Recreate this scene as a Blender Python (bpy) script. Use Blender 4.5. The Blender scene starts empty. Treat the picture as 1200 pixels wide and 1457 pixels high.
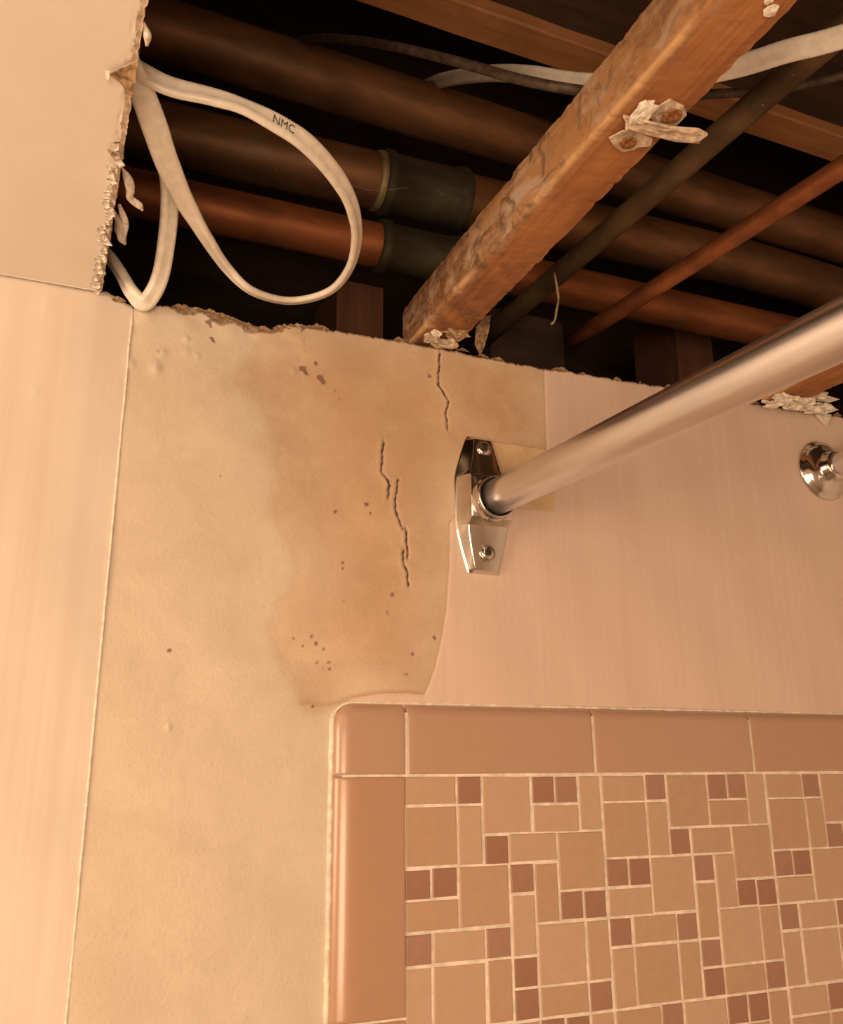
import bpy, bmesh, math, random
import numpy as np
from mathutils import Vector, Matrix, noise

# ------------------------------------------------------------------ units
U = 0.02            # one mosaic module = 20 mm; everything below is laid out in modules
Z0 = 2.07           # height of the camera above the floor (metres) = module height 0
S = bpy.context.scene
COL = S.collection
random.seed(4)

def W(p):
    return Vector((p[0]*U, p[1]*U, p[2]*U + Z0))

# ------------------------------------------------------------------ camera
CAM = (-12.0459, -30.1211, -0.0052)
yaw, pitch, roll = 0.4048, 0.2875, -0.0084
fwd = Vector((math.sin(yaw)*math.cos(pitch), math.cos(yaw)*math.cos(pitch), math.sin(pitch)))
right = Vector((math.cos(yaw), -math.sin(yaw), 0))
up = right.cross(fwd)
r2 = right*math.cos(roll) + up*math.sin(roll)
u2 = -right*math.sin(roll) + up*math.cos(roll)
cam_d = bpy.data.cameras.new('camera')
cam = bpy.data.objects.new('camera', cam_d)
COL.objects.link(cam)
m = Matrix.Identity(4)
for i in range(3):
    m[i][0], m[i][1], m[i][2] = r2[i], u2[i], -fwd[i]
    m[i][3] = W(CAM)[i]
cam.matrix_world = m
cam_d.sensor_fit = 'VERTICAL'
cam_d.sensor_height = 36.0
cam_d.lens = 1271.17/1457*36.0
cam_d.clip_start = 0.01
S.camera = cam

# ------------------------------------------------------------------ world, lights, exposure
world = bpy.data.worlds.new('world'); S.world = world
world.use_nodes = True
world.node_tree.nodes['Background'].inputs[0].default_value = (1.0, .75, .5, 1)
world.node_tree.nodes['Background'].inputs[1].default_value = 0.0

def area(name, loc, target, sx, sy, power, color):
    d = bpy.data.lights.new(name, 'AREA'); d.shape = 'RECTANGLE'
    d.size, d.size_y, d.energy, d.color = sx, sy, power, color
    o = bpy.data.objects.new(name, d); COL.objects.link(o)
    o.location = W(loc)
    o.rotation_euler = (W(target)-W(loc)).to_track_quat('-Z', 'Y').to_euler()
    return o
WARM = (1.0, .685, .43)
area('vanity_light', (-62, -32, 0), (0, -4, 10), .60, .45, 9.0, WARM)      # the bathroom's vanity fixture, left of frame
area('fill_light', (-24, -66, -11), (0, 0, 9), .5, .5, 10.4, WARM)            # unseen fill added behind the viewer, stands in for room bounce
S.view_settings.view_transform = 'Standard'
S.view_settings.look = 'None'
S.view_settings.gamma = 1
S.view_settings.use_curve_mapping = False
S.view_settings.exposure = 0.0

# ------------------------------------------------------------------ materials
def new_mat(name):
    m = bpy.data.materials.new(name); m.use_nodes = True
    nt = m.node_tree
    b = nt.nodes['Principled BSDF']
    return m, nt, b
def N(nt, t, **k):
    n = nt.nodes.new(t)
    for a, v in k.items(): setattr(n, a, v)
    return n
def coords(nt, kind='Object', scale=(1,1,1)):
    tc = N(nt, 'ShaderNodeTexCoord'); mp = N(nt, 'ShaderNodeMapping')
    nt.links.new(tc.outputs[kind], mp.inputs[0]); mp.inputs['Scale'].default_value = scale
    return mp.outputs[0]
def noise_tex(nt, vec, scale, detail=4, rough=.55, dist=0):
    n = N(nt, 'ShaderNodeTexNoise'); nt.links.new(vec, n.inputs['Vector'])
    n.inputs['Scale'].default_value = scale; n.inputs['Detail'].default_value = detail
    n.inputs['Roughness'].default_value = rough; n.inputs['Distortion'].default_value = dist
    return n.outputs['Fac']
def ramp(nt, fac, a, b, lo=0, hi=1):
    n = N(nt, 'ShaderNodeMapRange'); n.interpolation_type = 'SMOOTHSTEP'
    nt.links.new(fac, n.inputs[0])
    n.inputs[1].default_value = a; n.inputs[2].default_value = b
    n.inputs[3].default_value = lo; n.inputs[4].default_value = hi
    return n.outputs[0]
def mix(nt, fac, a, b, mode='MIX'):
    n = N(nt, 'ShaderNodeMix', data_type='RGBA', blend_type=mode)
    for sock, v in ((n.inputs[0], fac), (n.inputs[6], a), (n.inputs[7], b)):
        if isinstance(v, (tuple, list)): sock.default_value = (*v, 1) if len(v) == 3 else v
        elif isinstance(v, (int, float)): sock.default_value = v
        else: nt.links.new(v, sock)
    return n.outputs[2]
def mth(nt, op, a, b=0.0):
    n = N(nt, 'ShaderNodeMath', operation=op)
    for s, v in ((n.inputs[0], a), (n.inputs[1], b)):
        if isinstance(v, (int, float)): s.default_value = v
        else: nt.links.new(v, s)
    return n.outputs[0]
def bump(nt, b, h, strength, dist=.001, prev=None):
    n = N(nt, 'ShaderNodeBump'); nt.links.new(h, n.inputs['Height'])
    n.inputs['Strength'].default_value = strength; n.inputs['Distance'].default_value = dist
    if prev is not None: nt.links.new(prev, n.inputs['Normal'])
    nt.links.new(n.outputs[0], b.inputs['Normal'])
    return n.outputs[0]
def attr(nt, name):
    n = N(nt, 'ShaderNodeAttribute'); n.attribute_name = name
    return n.outputs['Fac']

def plain(name, col, rough=.5, metal=0, var=.08, scale=60, bmp=.1, bscale=300, bdist=.0004, coat=0, stretch=(1,1,1)):
    m, nt, b = new_mat(name)
    v = coords(nt, 'Object', stretch)
    n1 = noise_tex(nt, v, scale)
    dark = tuple(c*(1-var*2) for c in col); lite = tuple(min(1, c*(1+var)) for c in col)
    nt.links.new(mix(nt, ramp(nt, n1, .3, .7), dark, lite), b.inputs['Base Color'])
    b.inputs['Roughness'].default_value = rough; b.inputs['Metallic'].default_value = metal
    if coat: b.inputs['Coat Weight'].default_value = coat; b.inputs['Coat Roughness'].default_value = .15
    if bmp: bump(nt, b, noise_tex(nt, v, bscale, 3), bmp, bdist)
    return m

M = {}
M['room'] = plain('room_paint', (.80, .73, .66), .6, var=.02, scale=5)
M['floor'] = plain('floor_tile', (.55, .47, .40), .5, var=.1, scale=8)
M['gypsum'] = plain('gypsum_core', (.60, .47, .36), .9, var=.2, scale=200, bmp=.6, bscale=500)
M['kraft'] = plain('torn_board_paper', (.42, .27, .16), .9, var=.35, scale=250, bmp=.5, bscale=500)
M['plaster'] = plain('plaster_crumb', (.86, .80, .72), .9, var=.15, scale=300, bmp=.7, bscale=700)
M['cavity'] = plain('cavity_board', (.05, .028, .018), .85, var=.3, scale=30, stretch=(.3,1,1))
M['rod'] = plain('satin_metal', (.80, .81, .87), .30, 1.0, var=.05, scale=90, bmp=.06, bscale=900, bdist=.0002, stretch=(1,.12,1))
M['chrome'] = plain('chrome', (.70, .68, .66), .14, 1.0, var=.03, scale=120, bmp=.05, bscale=160, bdist=.0003)
M['recess_shade'] = plain('painted_recess_shade', (.05, .03, .025), .7, .2, var=.2)  # shade inside the screw recesses, put into the colour
M['cable'] = plain('cable_sheath', (.90, .85, .77), .34, var=.05, scale=150, bmp=.12, bscale=500)
M['cable_grey'] = plain('dusty_cable_sheath', (.62, .56, .48), .6, var=.15, scale=120, bmp=.12, bscale=500)
M['black_wire'] = plain('old_black_sheath', (.085, .055, .04), .55, var=.3, scale=160, bmp=.2, bscale=400)
M['ink'] = plain('print_ink', (.10, .08, .08), .6, var=.1)
M['nail'] = plain('rusty_nail_head', (.42, .20, .08), .4, .7, var=.3, scale=600)
M['string'] = plain('fibre', (.60, .48, .30), .9, var=.3, scale=800)
M['web'] = plain('cobweb_fibre', (.35, .30, .26), .9, var=.1)
M['grout'] = plain('grout', (.88, .78, .70), .9, var=.1, scale=120, bmp=.4, bscale=500)
M['caulk'] = plain('caulk', (.88, .80, .70), .55, var=.12, scale=150, bmp=.5, bscale=350)

def tile_mat(name, col, rough=.42, var=.06):
    m, nt, b = new_mat(name)
    oi = N(nt, 'ShaderNodeObjectInfo')
    hsv = N(nt, 'ShaderNodeHueSaturation')
    v = coords(nt, 'Object')
    c = mix(nt, ramp(nt, noise_tex(nt, v, 90, 3), .3, .7), tuple(x*(1-var*.6) for x in col), tuple(x*(1+var*.5) for x in col))
    nt.links.new(c, hsv.inputs['Color'])
    nt.links.new(ramp(nt, oi.outputs['Random'], 0, 1, 1-var, 1+var), hsv.inputs['Value'])
    nt.links.new(ramp(nt, oi.outputs['Random'], 0, 1, 1.05, .93), hsv.inputs['Saturation'])
    nt.links.new(hsv.outputs[0], b.inputs['Base Color'])
    b.inputs['Roughness'].default_value = rough
    if rough < .35: b.inputs['Coat Weight'].default_value = .8; b.inputs['Coat Roughness'].default_value = .22
    bump(nt, b, noise_tex(nt, v, 45, 2), .25, .0006)
    return m
M['tile_light'] = tile_mat('mosaic_glaze_beige', (.54, .37, .265))
M['tile_dark'] = tile_mat('mosaic_glaze_brown', (.375, .21, .15), var=.08)
M['trim_tile'] = tile_mat('bullnose_glaze_peach', (.485, .305, .215), rough=.30, var=.02)

def wood_mat(name, c1, c2, smear=0, mould=0, rough=.7, axis=1, scale=1.0):
    m, nt, b = new_mat(name)
    st = [60, 60, 60]; st[axis] = 2.4
    v = coords(nt, 'Object', tuple(s*scale for s in st))
    g = noise_tex(nt, v, 1.3, 6, .6, .6)
    fine = noise_tex(nt, v, 7, 4, .6)
    c = mix(nt, ramp(nt, g, .32, .68), c1, c2)
    c = mix(nt, ramp(nt, fine, .45, .75, 0, .35), c, tuple(x*.45 for x in c1))
    vo = coords(nt, 'Object')
    big = noise_tex(nt, vo, 14, 5, .6)
    c = mix(nt, ramp(nt, big, .45, .7, 0, .45), c, tuple(x*.6 for x in c1))
    if smear:
        sm = attr(nt, 'smear')
        c = mix(nt, mth(nt, 'MULTIPLY', sm, .55), c, (.46, .31, .165))
        n2 = noise_tex(nt, coords(nt, 'Object', (1, .4, 1)), 42, 6, .65, 1.2)
        f = mth(nt, 'MULTIPLY', ramp(nt, n2, .45, .62), sm)
        c = mix(nt, mth(nt, 'MULTIPLY', f, .7), c, (.58, .46, .38))
        n3 = noise_tex(nt, vo, 48, 6, .7, 1.0)
        f = mth(nt, 'MULTIPLY', ramp(nt, n3, .50, .62), sm)
        c = mix(nt, mth(nt, 'MULTIPLY', f, .85), c, (.15, .08, .05))
    if mould:
        mo = attr(nt, 'mould')
        n4 = noise_tex(nt, coords(nt, 'Object', (1, .4, 1)), 330, 3, .6)
        n5 = noise_tex(nt, vo, 60, 3, .6)
        f = mth(nt, 'MULTIPLY', mth(nt, 'MULTIPLY', ramp(nt, n4, .50, .57), ramp(nt, n5, .45, .60)), mo)
        c = mix(nt, mth(nt, 'MULTIPLY', f, .85), c, (.05, .03, .022))
        f2 = mth(nt, 'MULTIPLY', ramp(nt, n5, .30, .6), mo)
        c = mix(nt, mth(nt, 'MULTIPLY', f2, .75), c, (.20, .085, .04))
    if smear:
        ar = attr(nt, 'arris')
        c = mix(nt, mth(nt, 'MULTIPLY', ramp(nt, ar, .35, 1.0), ramp(nt, big, .40, .58, 0, .75)), c, (.80, .50, .25))
    nt.links.new(c, b.inputs['Base Color'])
    b.inputs['Roughness'].default_value = rough
    bump(nt, b, fine, .35, .0006)
    return m
M['joist'] = wood_mat('aged_pine', (.34, .135, .045), (.47, .20, .072), 1, 1)
M['beam'] = wood_mat('far_pine', (.36, .16, .065), (.47, .22, .095), axis=0)
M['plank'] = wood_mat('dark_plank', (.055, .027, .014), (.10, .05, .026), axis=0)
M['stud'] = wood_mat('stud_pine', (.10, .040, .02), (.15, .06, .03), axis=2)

def copper_mat(name, col, green=.0, rough=.5):
    m, nt, b = new_mat(name)
    v = coords(nt, 'Object')
    n1 = noise_tex(nt, coords(nt, 'Object', (.25, .6, 1)), 40, 5, .6)
    n2 = noise_tex(nt, v, 25, 5, .65)
    n3 = noise_tex(nt, v, 320, 2, .5)
    c = mix(nt, ramp(nt, n1, .3, .7), tuple(x*.45 for x in col), col)
    c = mix(nt, ramp(nt, n2, .60, .72, 0, green), c, (.10, .17, .11))
    c = mix(nt, ramp(nt, n3, .74, .78, 0, .7), c, (.45, .36, .26))
    nt.links.new(c, b.inputs['Base Color'])
    b.inputs['Metallic'].default_value = .55; b.inputs['Roughness'].default_value = rough
    bump(nt, b, n2, .15, .001)
    return m
M['copper'] = copper_mat('tarnished_copper', (.26, .13, .065), .35)
M['copper_red'] = copper_mat('reddish_copper', (.44, .155, .062), .3)
M['copper_dull'] = copper_mat('dull_brown_copper', (.20, .13, .07), .3, .6)
M['patina'] = copper_mat('green_patina_fitting', (.10, .085, .05), .8, .7)

M['solder'] = copper_mat('verdigris_solder', (.42, .34, .20), .5, .6)

# main wall surface: attributes carry only where paint film, stain, cracks and specks lie
def wall_mat():
    m, nt, b = new_mat('stained_wall_paint')
    v = coords(nt, 'Object')
    film_d, patch_d, stain_d = attr(nt, 'film'), attr(nt, 'patch'), attr(nt, 'stain')
    blot, crack, spot, line, edge = attr(nt, 'blot'), attr(nt, 'crack'), attr(nt, 'spot'), attr(nt, 'line'), attr(nt, 'torn')
    n_s = noise_tex(nt, v, 60, 5, .6); n_b = noise_tex(nt, v, 22, 5, .62, .5); n_f = noise_tex(nt, v, 420, 3, .5)
    vs = coords(nt, 'Object', (170, 1, 2.2)); streak = noise_tex(nt, vs, 1.0, 4, .6)
    vst2 = coords(nt, 'Object', (30, 1, .8)); broad = noise_tex(nt, vst2, 1.0, 4, .6)
    base = mix(nt, ramp(nt, n_b, .3, .7), (.64, .55, .445), (.71, .62, .515))
    # stain
    sd = mth(nt, 'ADD', stain_d, mth(nt, 'MULTIPLY', mth(nt, 'SUBTRACT', n_s, .5), 1.3))
    st = mth(nt, 'ADD', ramp(nt, sd, .35, -.30, 0, .42), ramp(nt, sd, .6, -3.6, 0, .58))
    tan = mix(nt, ramp(nt, n_b, .35, .68), (.56, .365, .225), (.67, .475, .315))
    c = mix(nt, mth(nt, 'MULTIPLY', st, .85), base, tan)
    rim = mth(nt, 'MULTIPLY', ramp(nt, mth(nt, 'ABSOLUTE', sd), .30, .0), .13)
    c = mix(nt, rim, c, (.44, .28, .15))
    bb = mth(nt, 'MULTIPLY', blot, ramp(nt, mth(nt,'ADD',mth(nt,'MULTIPLY',n_s,.5),mth(nt,'MULTIPLY',n_b,.5)), .36, .62, .15, 1.15))
    c = mix(nt, bb, c, (.37, .225, .12))
    ln = mth(nt, 'MULTIPLY', ramp(nt, mth(nt, 'ADD', line, mth(nt, 'MULTIPLY', n_s, .06)), .17, .02), .38)
    c = mix(nt, ln, c, (.38, .22, .11))
    # painted film on the right and the bare rectangle by the bracket
    fcol = mix(nt, ramp(nt, streak, .35, .68), (.73, .575, .50), (.76, .61, .53))
    fcol = mix(nt, ramp(nt, broad, .4, .75, 0, .3), fcol, (.68, .50, .42))
    fd = mth(nt, 'ADD', film_d, mth(nt, 'MULTIPLY', mth(nt, 'SUBTRACT', n_s, .5), .10))
    fm = ramp(nt, fd, .025, -.025)
    c = mix(nt, fm, c, fcol)
    c = mix(nt, mth(nt, 'MULTIPLY', ramp(nt, mth(nt, 'ABSOLUTE', mth(nt, 'ADD', fd, -.05)), .07, .0), .35), c, (.45, .29, .17))
    pm = ramp(nt, mth(nt, 'ADD', patch_d, mth(nt, 'MULTIPLY', mth(nt, 'SUBTRACT', n_s, .5), .12)), .03, -.03)
    c = mix(nt, pm, c, mix(nt, ramp(nt, n_s, .4, .7), (.74, .56, .36), (.67, .475, .28)))
    # torn top strip, cracks, specks
    c = mix(nt, ramp(nt, mth(nt, 'ADD', edge, mth(nt, 'MULTIPLY', n_s, .30)), .32, .20, 0, .9), c, mix(nt, ramp(nt, n_f, .4, .65), (.16, .09, .05), (.36, .23, .14)))
    c = mix(nt, mth(nt, 'MULTIPLY', ramp(nt, crack, .055, .018, 0, .95), ramp(nt, n_s, .30, .5, .45, 1)), c, (.06, .028, .015))
    c = mix(nt, ramp(nt, mth(nt, 'ADD', spot, mth(nt, 'MULTIPLY', mth(nt, 'SUBTRACT', n_f, .5), .10)), .035, -.03, 0, .8), c, (.17, .09, .065))
    nt.links.new(c, b.inputs['Base Color'])
    nt.links.new(mix(nt, fm, (.62,.62,.62), (.40,.40,.40)), b.inputs['Roughness'])
    h1 = mth(nt, 'MULTIPLY', mth(nt, 'ADD', n_f, ramp(nt, n_f, .66, .74, 0, .7)), ramp(nt, fm, 0, 1, 1.0, .12))
    h2 = mth(nt, 'MULTIPLY', streak, ramp(nt, fm, 0, 1, .0, .2))
    nb = bump(nt, b, mth(nt, 'ADD', h1, h2), .42, .0007)
    bump(nt, b, n_s, .25, .002, nb)
    return m
M['wall'] = wall_mat()

def smooth_paint(name, c1, c2):
    m, nt, b = new_mat(name)
    v = coords(nt, 'Object'); vs = coords(nt, 'Object', (130, 1, 2)); st = noise_tex(nt, vs, 1, 4, .6)
    big = noise_tex(nt, v, 9, 4, .6)
    c = mix(nt, ramp(nt, st, .3, .7), c1, c2)
    c = mix(nt, ramp(nt, big, .45, .75, 0, .5), c, tuple(x*.93 for x in c1))
    nt.links.new(c, b.inputs['Base Color'])
    b.inputs['Roughness'].default_value = .45
    nb = bump(nt, b, st, .16, .0005)
    bump(nt, b, noise_tex(nt, v, 35, 3), .2, .0025, nb)
    return m
M['left_paint'] = smooth_paint('smooth_satin_paint', (.68, .595, .53), (.72, .645, .58))
def ceil_mat():
    m, nt, b = new_mat('ceiling_paint')
    v = coords(nt, 'Object')
    big = noise_tex(nt, v, 10, 4, .6)
    nt.links.new(mix(nt, ramp(nt, big, .35, .7), (.83, .76, .69), (.88, .82, .75)), b.inputs['Base Color'])
    b.inputs['Roughness'].default_value = .6
    nb = bump(nt, b, noise_tex(nt, v, 260, 3), .12, .0005)
    bump(nt, b, noise_tex(nt, v, 22, 2), .15, .002, nb)
    return m
M['ceiling'] = ceil_mat()

# ------------------------------------------------------------------ object helpers
def tag(o, label=None, cat=None, group=None, kind=None):
    if label: o['label'] = label
    if cat: o['category'] = cat
    if group: o['group'] = group
    if kind: o['kind'] = kind
    return o
def empty(name, loc_u, **k):
    o = bpy.data.objects.new(name, None); COL.objects.link(o)
    o.location = W(loc_u); o.empty_display_size = .02
    return tag(o, **k)
def origin_of(p):
    v = Vector((0,0,0))
    while p is not None: v += p.location; p = p.parent
    return v
def mesh_obj(name, verts_u, faces, mat, parent=None, smooth=False, origin=None, mats=None, midx=None, **k):
    """verts in module units (world); the object gets its own origin."""
    vs = [W(v) for v in verts_u]
    if origin is None:
        a = np.array([tuple(v) for v in vs]); mn, mx = a.min(0), a.max(0)
        org = Vector(((mn[0]+mx[0])/2, (mn[1]+mx[1])/2, mn[2]))
    else: org = W(origin)
    me = bpy.data.meshes.new(name)
    me.from_pydata([tuple(v-org) for v in vs], [], faces)
    for mm in (mats or [mat]): me.materials.append(mm)
    if midx is not None: me.polygons.foreach_set('material_index', midx)
    if smooth: me.polygons.foreach_set('use_smooth', [True]*len(me.polygons))
    me.update()
    o = bpy.data.objects.new(name, me); COL.objects.link(o)
    o.location = org - origin_of(parent); o.parent = parent
    return tag(o, **k)
def box_data(x0, x1, y0, y1, z0, z1):
    v = [(x,y,z) for x in (x0,x1) for y in (y0,y1) for z in (z0,z1)]
    f = [(0,1,3,2),(4,6,7,5),(0,4,5,1),(2,3,7,6),(0,2,6,4),(1,5,7,3)]
    return v, f
def box(name, x0, x1, y0, y1, z0, z1, mat, parent=None, **k):
    v, f = box_data(x0, x1, y0, y1, z0, z1)
    return mesh_obj(name, v, f, mat, parent, **k)
def catmull(P, n=8):
    P = [Vector(p) for p in P]; out = []
    Q = [P[0]*2-P[1]] + P + [P[-1]*2-P[-2]]
    for i in range(1, len(Q)-2):
        a, b, c, d = Q[i-1:i+3]
        for j in range(n):
            t = j/n
            out.append(.5*((2*b) + (c-a)*t + (2*a-5*b+4*c-d)*t*t + (3*b-3*c+d-a)*t**3))
    out.append(P[-1].copy())
    return out
def interp(vals, n=8):
    out = []
    for i in range(len(vals)-1):
        for j in range(n):
            t = j/n; t = t*t*(3-2*t); out.append(vals[i]*(1-t)+vals[i+1]*t)
    out.append(vals[-1]); return out
def tube(name, pts, w, mat, parent=None, flat=None, twist=None, seg=16, n=8, jitter=0, raw=False, mats=None, **k):
    """swept section; w = diameter (number or list per control point); flat = thickness of a flat cable."""
    path = [Vector(p) for p in pts] if raw else catmull(pts, n)
    nn = 1 if raw else n
    ws = interp(w, nn) if isinstance(w, (list, tuple)) else [w]*len(path)
    tw = interp(twist, nn) if twist else None
    verts, faces = [], []
    prev = None
    for i, p in enumerate(path):
        t = (path[min(i+1, len(path)-1)] - path[max(i-1, 0)]).normalized()
        if flat:
            n0 = (Vector(CAM) - p); n0 = (n0 - t*n0.dot(t)).normalized()
            s = t.cross(n0).normalized(); a = tw[i] if tw else 0
            ax = s*math.cos(a) + n0*math.sin(a); ay = t.cross(ax)
        else:
            if prev is None: prev = t.orthogonal().normalized()
            ax = (prev - t*prev.dot(t)).normalized(); prev = ax; ay = t.cross(ax)
        for j in range(seg):
            q = 2*math.pi*j/seg
            if flat:
                cx = math.copysign(abs(math.cos(q))**.75, math.cos(q))*ws[i]/2
                gy = 1 - .5*math.exp(-(cx/(ws[i]*.13))**2)
                cy = math.copysign(abs(math.sin(q))**.75, math.sin(q))*flat/2*gy
            else:
                rr = ws[i]/2*(1+jitter*noise.noise(p*1.7+Vector((j,0,0))))
                cx, cy = rr*math.cos(q), rr*math.sin(q)
            verts.append(p + ax*cx + ay*cy)
    L = len(path)
    for i in range(L-1):
        for j in range(seg):
            a, b = i*seg+j, i*seg+(j+1) % seg
            faces.append((a, b, b+seg, a+seg))
    faces.append(tuple(range(seg-1, -1, -1))); faces.append(tuple((L-1)*seg+j for j in range(seg)))
    return mesh_obj(name, verts, faces, mat, parent, smooth=True, **k)
def lathe(name, prof, c, ax, mat, parent=None, seg=40, **k):
    """prof = [(distance along ax, radius)]"""
    ax = Vector(ax).normalized(); u = ax.orthogonal().normalized(); v = ax.cross(u); c = Vector(c)
    verts, faces = [], []
    for (h, r) in prof:
        for j in range(seg):
            q = 2*math.pi*j/seg
            verts.append(c + ax*h + (u*math.cos(q)+v*math.sin(q))*r)
    for i in range(len(prof)-1):
        for j in range(seg):
            a, b = i*seg+j, i*seg+(j+1) % seg
            faces.append((a, b, b+seg, a+seg))
    faces.append(tuple(range(seg-1, -1, -1))); faces.append(tuple((len(prof)-1)*seg+j for j in range(seg)))
    return mesh_obj(name, verts, faces, mat, parent, smooth=True, **k)
def chunk(name, c, size, mat, parent=None, seed=0, sub=2, rough=.45, **k):
    """irregular lump"""
    bm = bmesh.new(); bmesh.ops.create_icosphere(bm, subdivisions=sub, radius=1)
    vs = []
    for v in bm.verts:
        p = v.co.copy(); d = 1 + rough*noise.noise(p*1.6+Vector((seed*3.7, seed, 0))) + rough*.5*noise.noise(p*4+Vector((0, seed*2.1, 5)))
        p = Vector([math.copysign(abs(a)**.8, a) for a in p])*d
        vs.append((c[0]+p.x*size[0], c[1]+p.y*size[1], c[2]+p.z*size[2]))
    fs = [tuple(v.index for v in f.verts) for f in bm.faces]; bm.free()
    return mesh_obj(name, vs, fs, mat, parent, **k)
def sheet(name, outline, mat, parent=None, thick=.03, curl=(0,0,0), crumple=.05, seed=0, **k):
    """small torn paper piece: outline of 3D points, thickened and crumpled"""
    P = [Vector(p) for p in outline]; c = sum(P, Vector())/len(P)
    nrm = Vector((0,0,0))
    for i in range(len(P)): nrm += (P[i]-c).cross(P[(i+1) % len(P)]-c)
    nrm.normalize(); n = len(P)
    rings = []
    for f in (1.0, .66, .33):
        for i in range(n):
            p = c + (P[i]-c)*f
            p += nrm*crumple*noise.noise(p*3.1+Vector((seed*5.3, 0, 0))) + Vector(curl)*f*f
            rings.append(p)
    rings.append(c + nrm*crumple*.3)
    m = len(rings)
    verts = rings + [p + nrm*thick for p in rings]; faces = []
    for s, o in ((0, False), (m, True)):
        for k2 in range(2):
            for i in range(n):
                q = (s+k2*n+i, s+k2*n+(i+1) % n, s+(k2+1)*n+(i+1) % n, s+(k2+1)*n+i)
                faces.append(q if o else q[::-1])
        for i in range(n):
            q = (s+2*n+i, s+2*n+(i+1) % n, s+3*n)
            faces.append(q if o else q[::-1])
    for i in range(n): faces.append((i, (i+1) % n, m+(i+1) % n, m+i))
    return mesh_obj(name, verts, faces, mat, parent, **k)

# ------------------------------------------------------------------ room shell
XL, XR, YF = -78, 42, -78
ZC = 16.4                       # underside of the ceiling board
FL = -Z0/U
box('floor', XL, XR, YF, .6, FL-1, FL, M['floor'], kind='structure')
box('wall_left', XL-1, XL, YF, .6, FL, ZC+.6, M['room'], kind='structure')
box('wall_right', XR, XR+1, YF, .6, FL, 44, M['room'], kind='structure')
box('wall_front', XL, XR, YF-1, YF, FL, ZC+.6, M['room'], kind='structure')

# ---- the tiled, water stained wall (y = 0)
WALL_TOP = [(-11.22, 16.49), (-10.78, 16.33), (-10.23, 16.09), (-9.47, 16.33), (-8.44, 16.47), (-7.37, 16.46), (-6.4, 16.26), (-5.73, 16.16), (-5.06, 16.18), (-4.61, 16.51), (-3.45, 16.65), (-1.67, 16.76), (0.31, 16.81), (0.98, 16.79), (2.31, 16.88), (3.08, 16.8), (3.79, 16.78), (5.33, 16.77), (6.52, 16.76), (7.54, 16.84), (10.08, 16.85), (13.16, 17.01), (17.68, 17.05), (20.32, 17.11), (24.05, 17.25)]
FILM = [(6.7, 17.39), (6.6, 15.56), (6.56, 13.01), (6.96, 12.81), (6.78, 10.4), (5.01, 10.33), (3.9, 10.2), (2.28, 9.65), (2.04, 9.34), (1.98, 7.81), (1.8, 5.9), (1.64, 4.97), (1.34, 3.8), (1.02, 3.03), (0.91, 2.8), (0.12, 2.83), (-0.82, 2.78), (-1.74, 2.63), (-2.22, 2.41), (-2.28, 1.27), (35.34, 1.58), (42.94, 25.36)]
PATCH = [(3.67, 12.97), (5.29, 13.02), (6.46, 12.99), (6.96, 12.81), (6.78, 10.4), (5.01, 10.33), (3.9, 10.2), (2.98, 10.74)]
STAIN = [(-5.5, 17.01), (-5.7, 15.5), (-6.08, 14.57), (-6.41, 13.8), (-5.49, 13.12), (-4.92, 11.96), (-4.75, 10.09), (-4.92, 9.15), (-4.53, 8.28), (-3.89, 6.93), (-4.44, 6.01), (-4.82, 4.88), (-4.61, 4.05), (-4.09, 3.24), (-3.77, 2.47), (-3.17, 2.2), (-2.37, 2.43), (-0.29, 2.01), (1.9, 2.05), (2.64, 9.55), (7.81, 10.09), (7.7, 19.46)]
CRACKS = [[(-0.7, 12.35), (-0.76, 11.57), (-0.78, 11.08), (-0.55, 10.8), (-0.41, 10.56)], [(-0.47, 10.75), (-0.52, 10.1)], [(-0.09, 10.86), (-0.18, 10.31), (-0.24, 9.69), (-0.07, 9.32), (0.05, 8.95)], [(0.19, 8.96), (0.25, 8.34), (0.27, 7.8)], [(0.07, 8.13), (0.13, 7.49), (0.27, 7.26), (0.3, 6.76)], [(1.76, 16.62), (1.72, 15.92), (1.65, 15.16), (1.86, 14.89), (2.1, 14.5), (1.97, 13.9), (2.05, 13.22)]]
SPOTS = [(-3.98, 14.8, 0.14), (-3.89, 14.64, 0.112), (-3.25, 14.46, 0.168), (-3.49, 15.07, 0.084), (-2.69, 14.15, 0.062), (-2.54, 13.8, 0.042), (1.25, 15.46, 0.098), (-7.55, 15.97, 0.126), (-7.41, 15.31, 0.098), (-9.27, 14.59, 0.056), (-8.14, 4.01, 0.062), (-2.28, 7.42, 0.056), (-2.23, 7.22, 0.045), (-2.21, 6.03, 0.045), (-3.34, 4.71, 0.062), (-3.18, 4.45, 0.084), (-3.23, 4.18, 0.045), (-3.99, 4.61, 0.042), (-3.64, 4.38, 0.042), (-2.92, 4.32, 0.042), (-3.11, 3.8, 0.056), (-2.71, 3.84, 0.045), (-2.65, 3.62, 0.042), (-2.91, 3.64, 0.042), (-1.36, 9.73, 0.084), (-1.19, 9.42, 0.056), (-0.35, 6.39, 0.07), (-0.51, 5.76, 0.07), (1.35, 4.88, 0.073), (0.45, 4.25, 0.056), (0.26, 3.51, 0.056), (0.12, 3.48, 0.042), (-2.59, 9.35, 0.056), (-3.25, 2.31, 0.056), (-4.06, 16.41, 0.084), (-6.84, 10.2, 0.045)]
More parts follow.
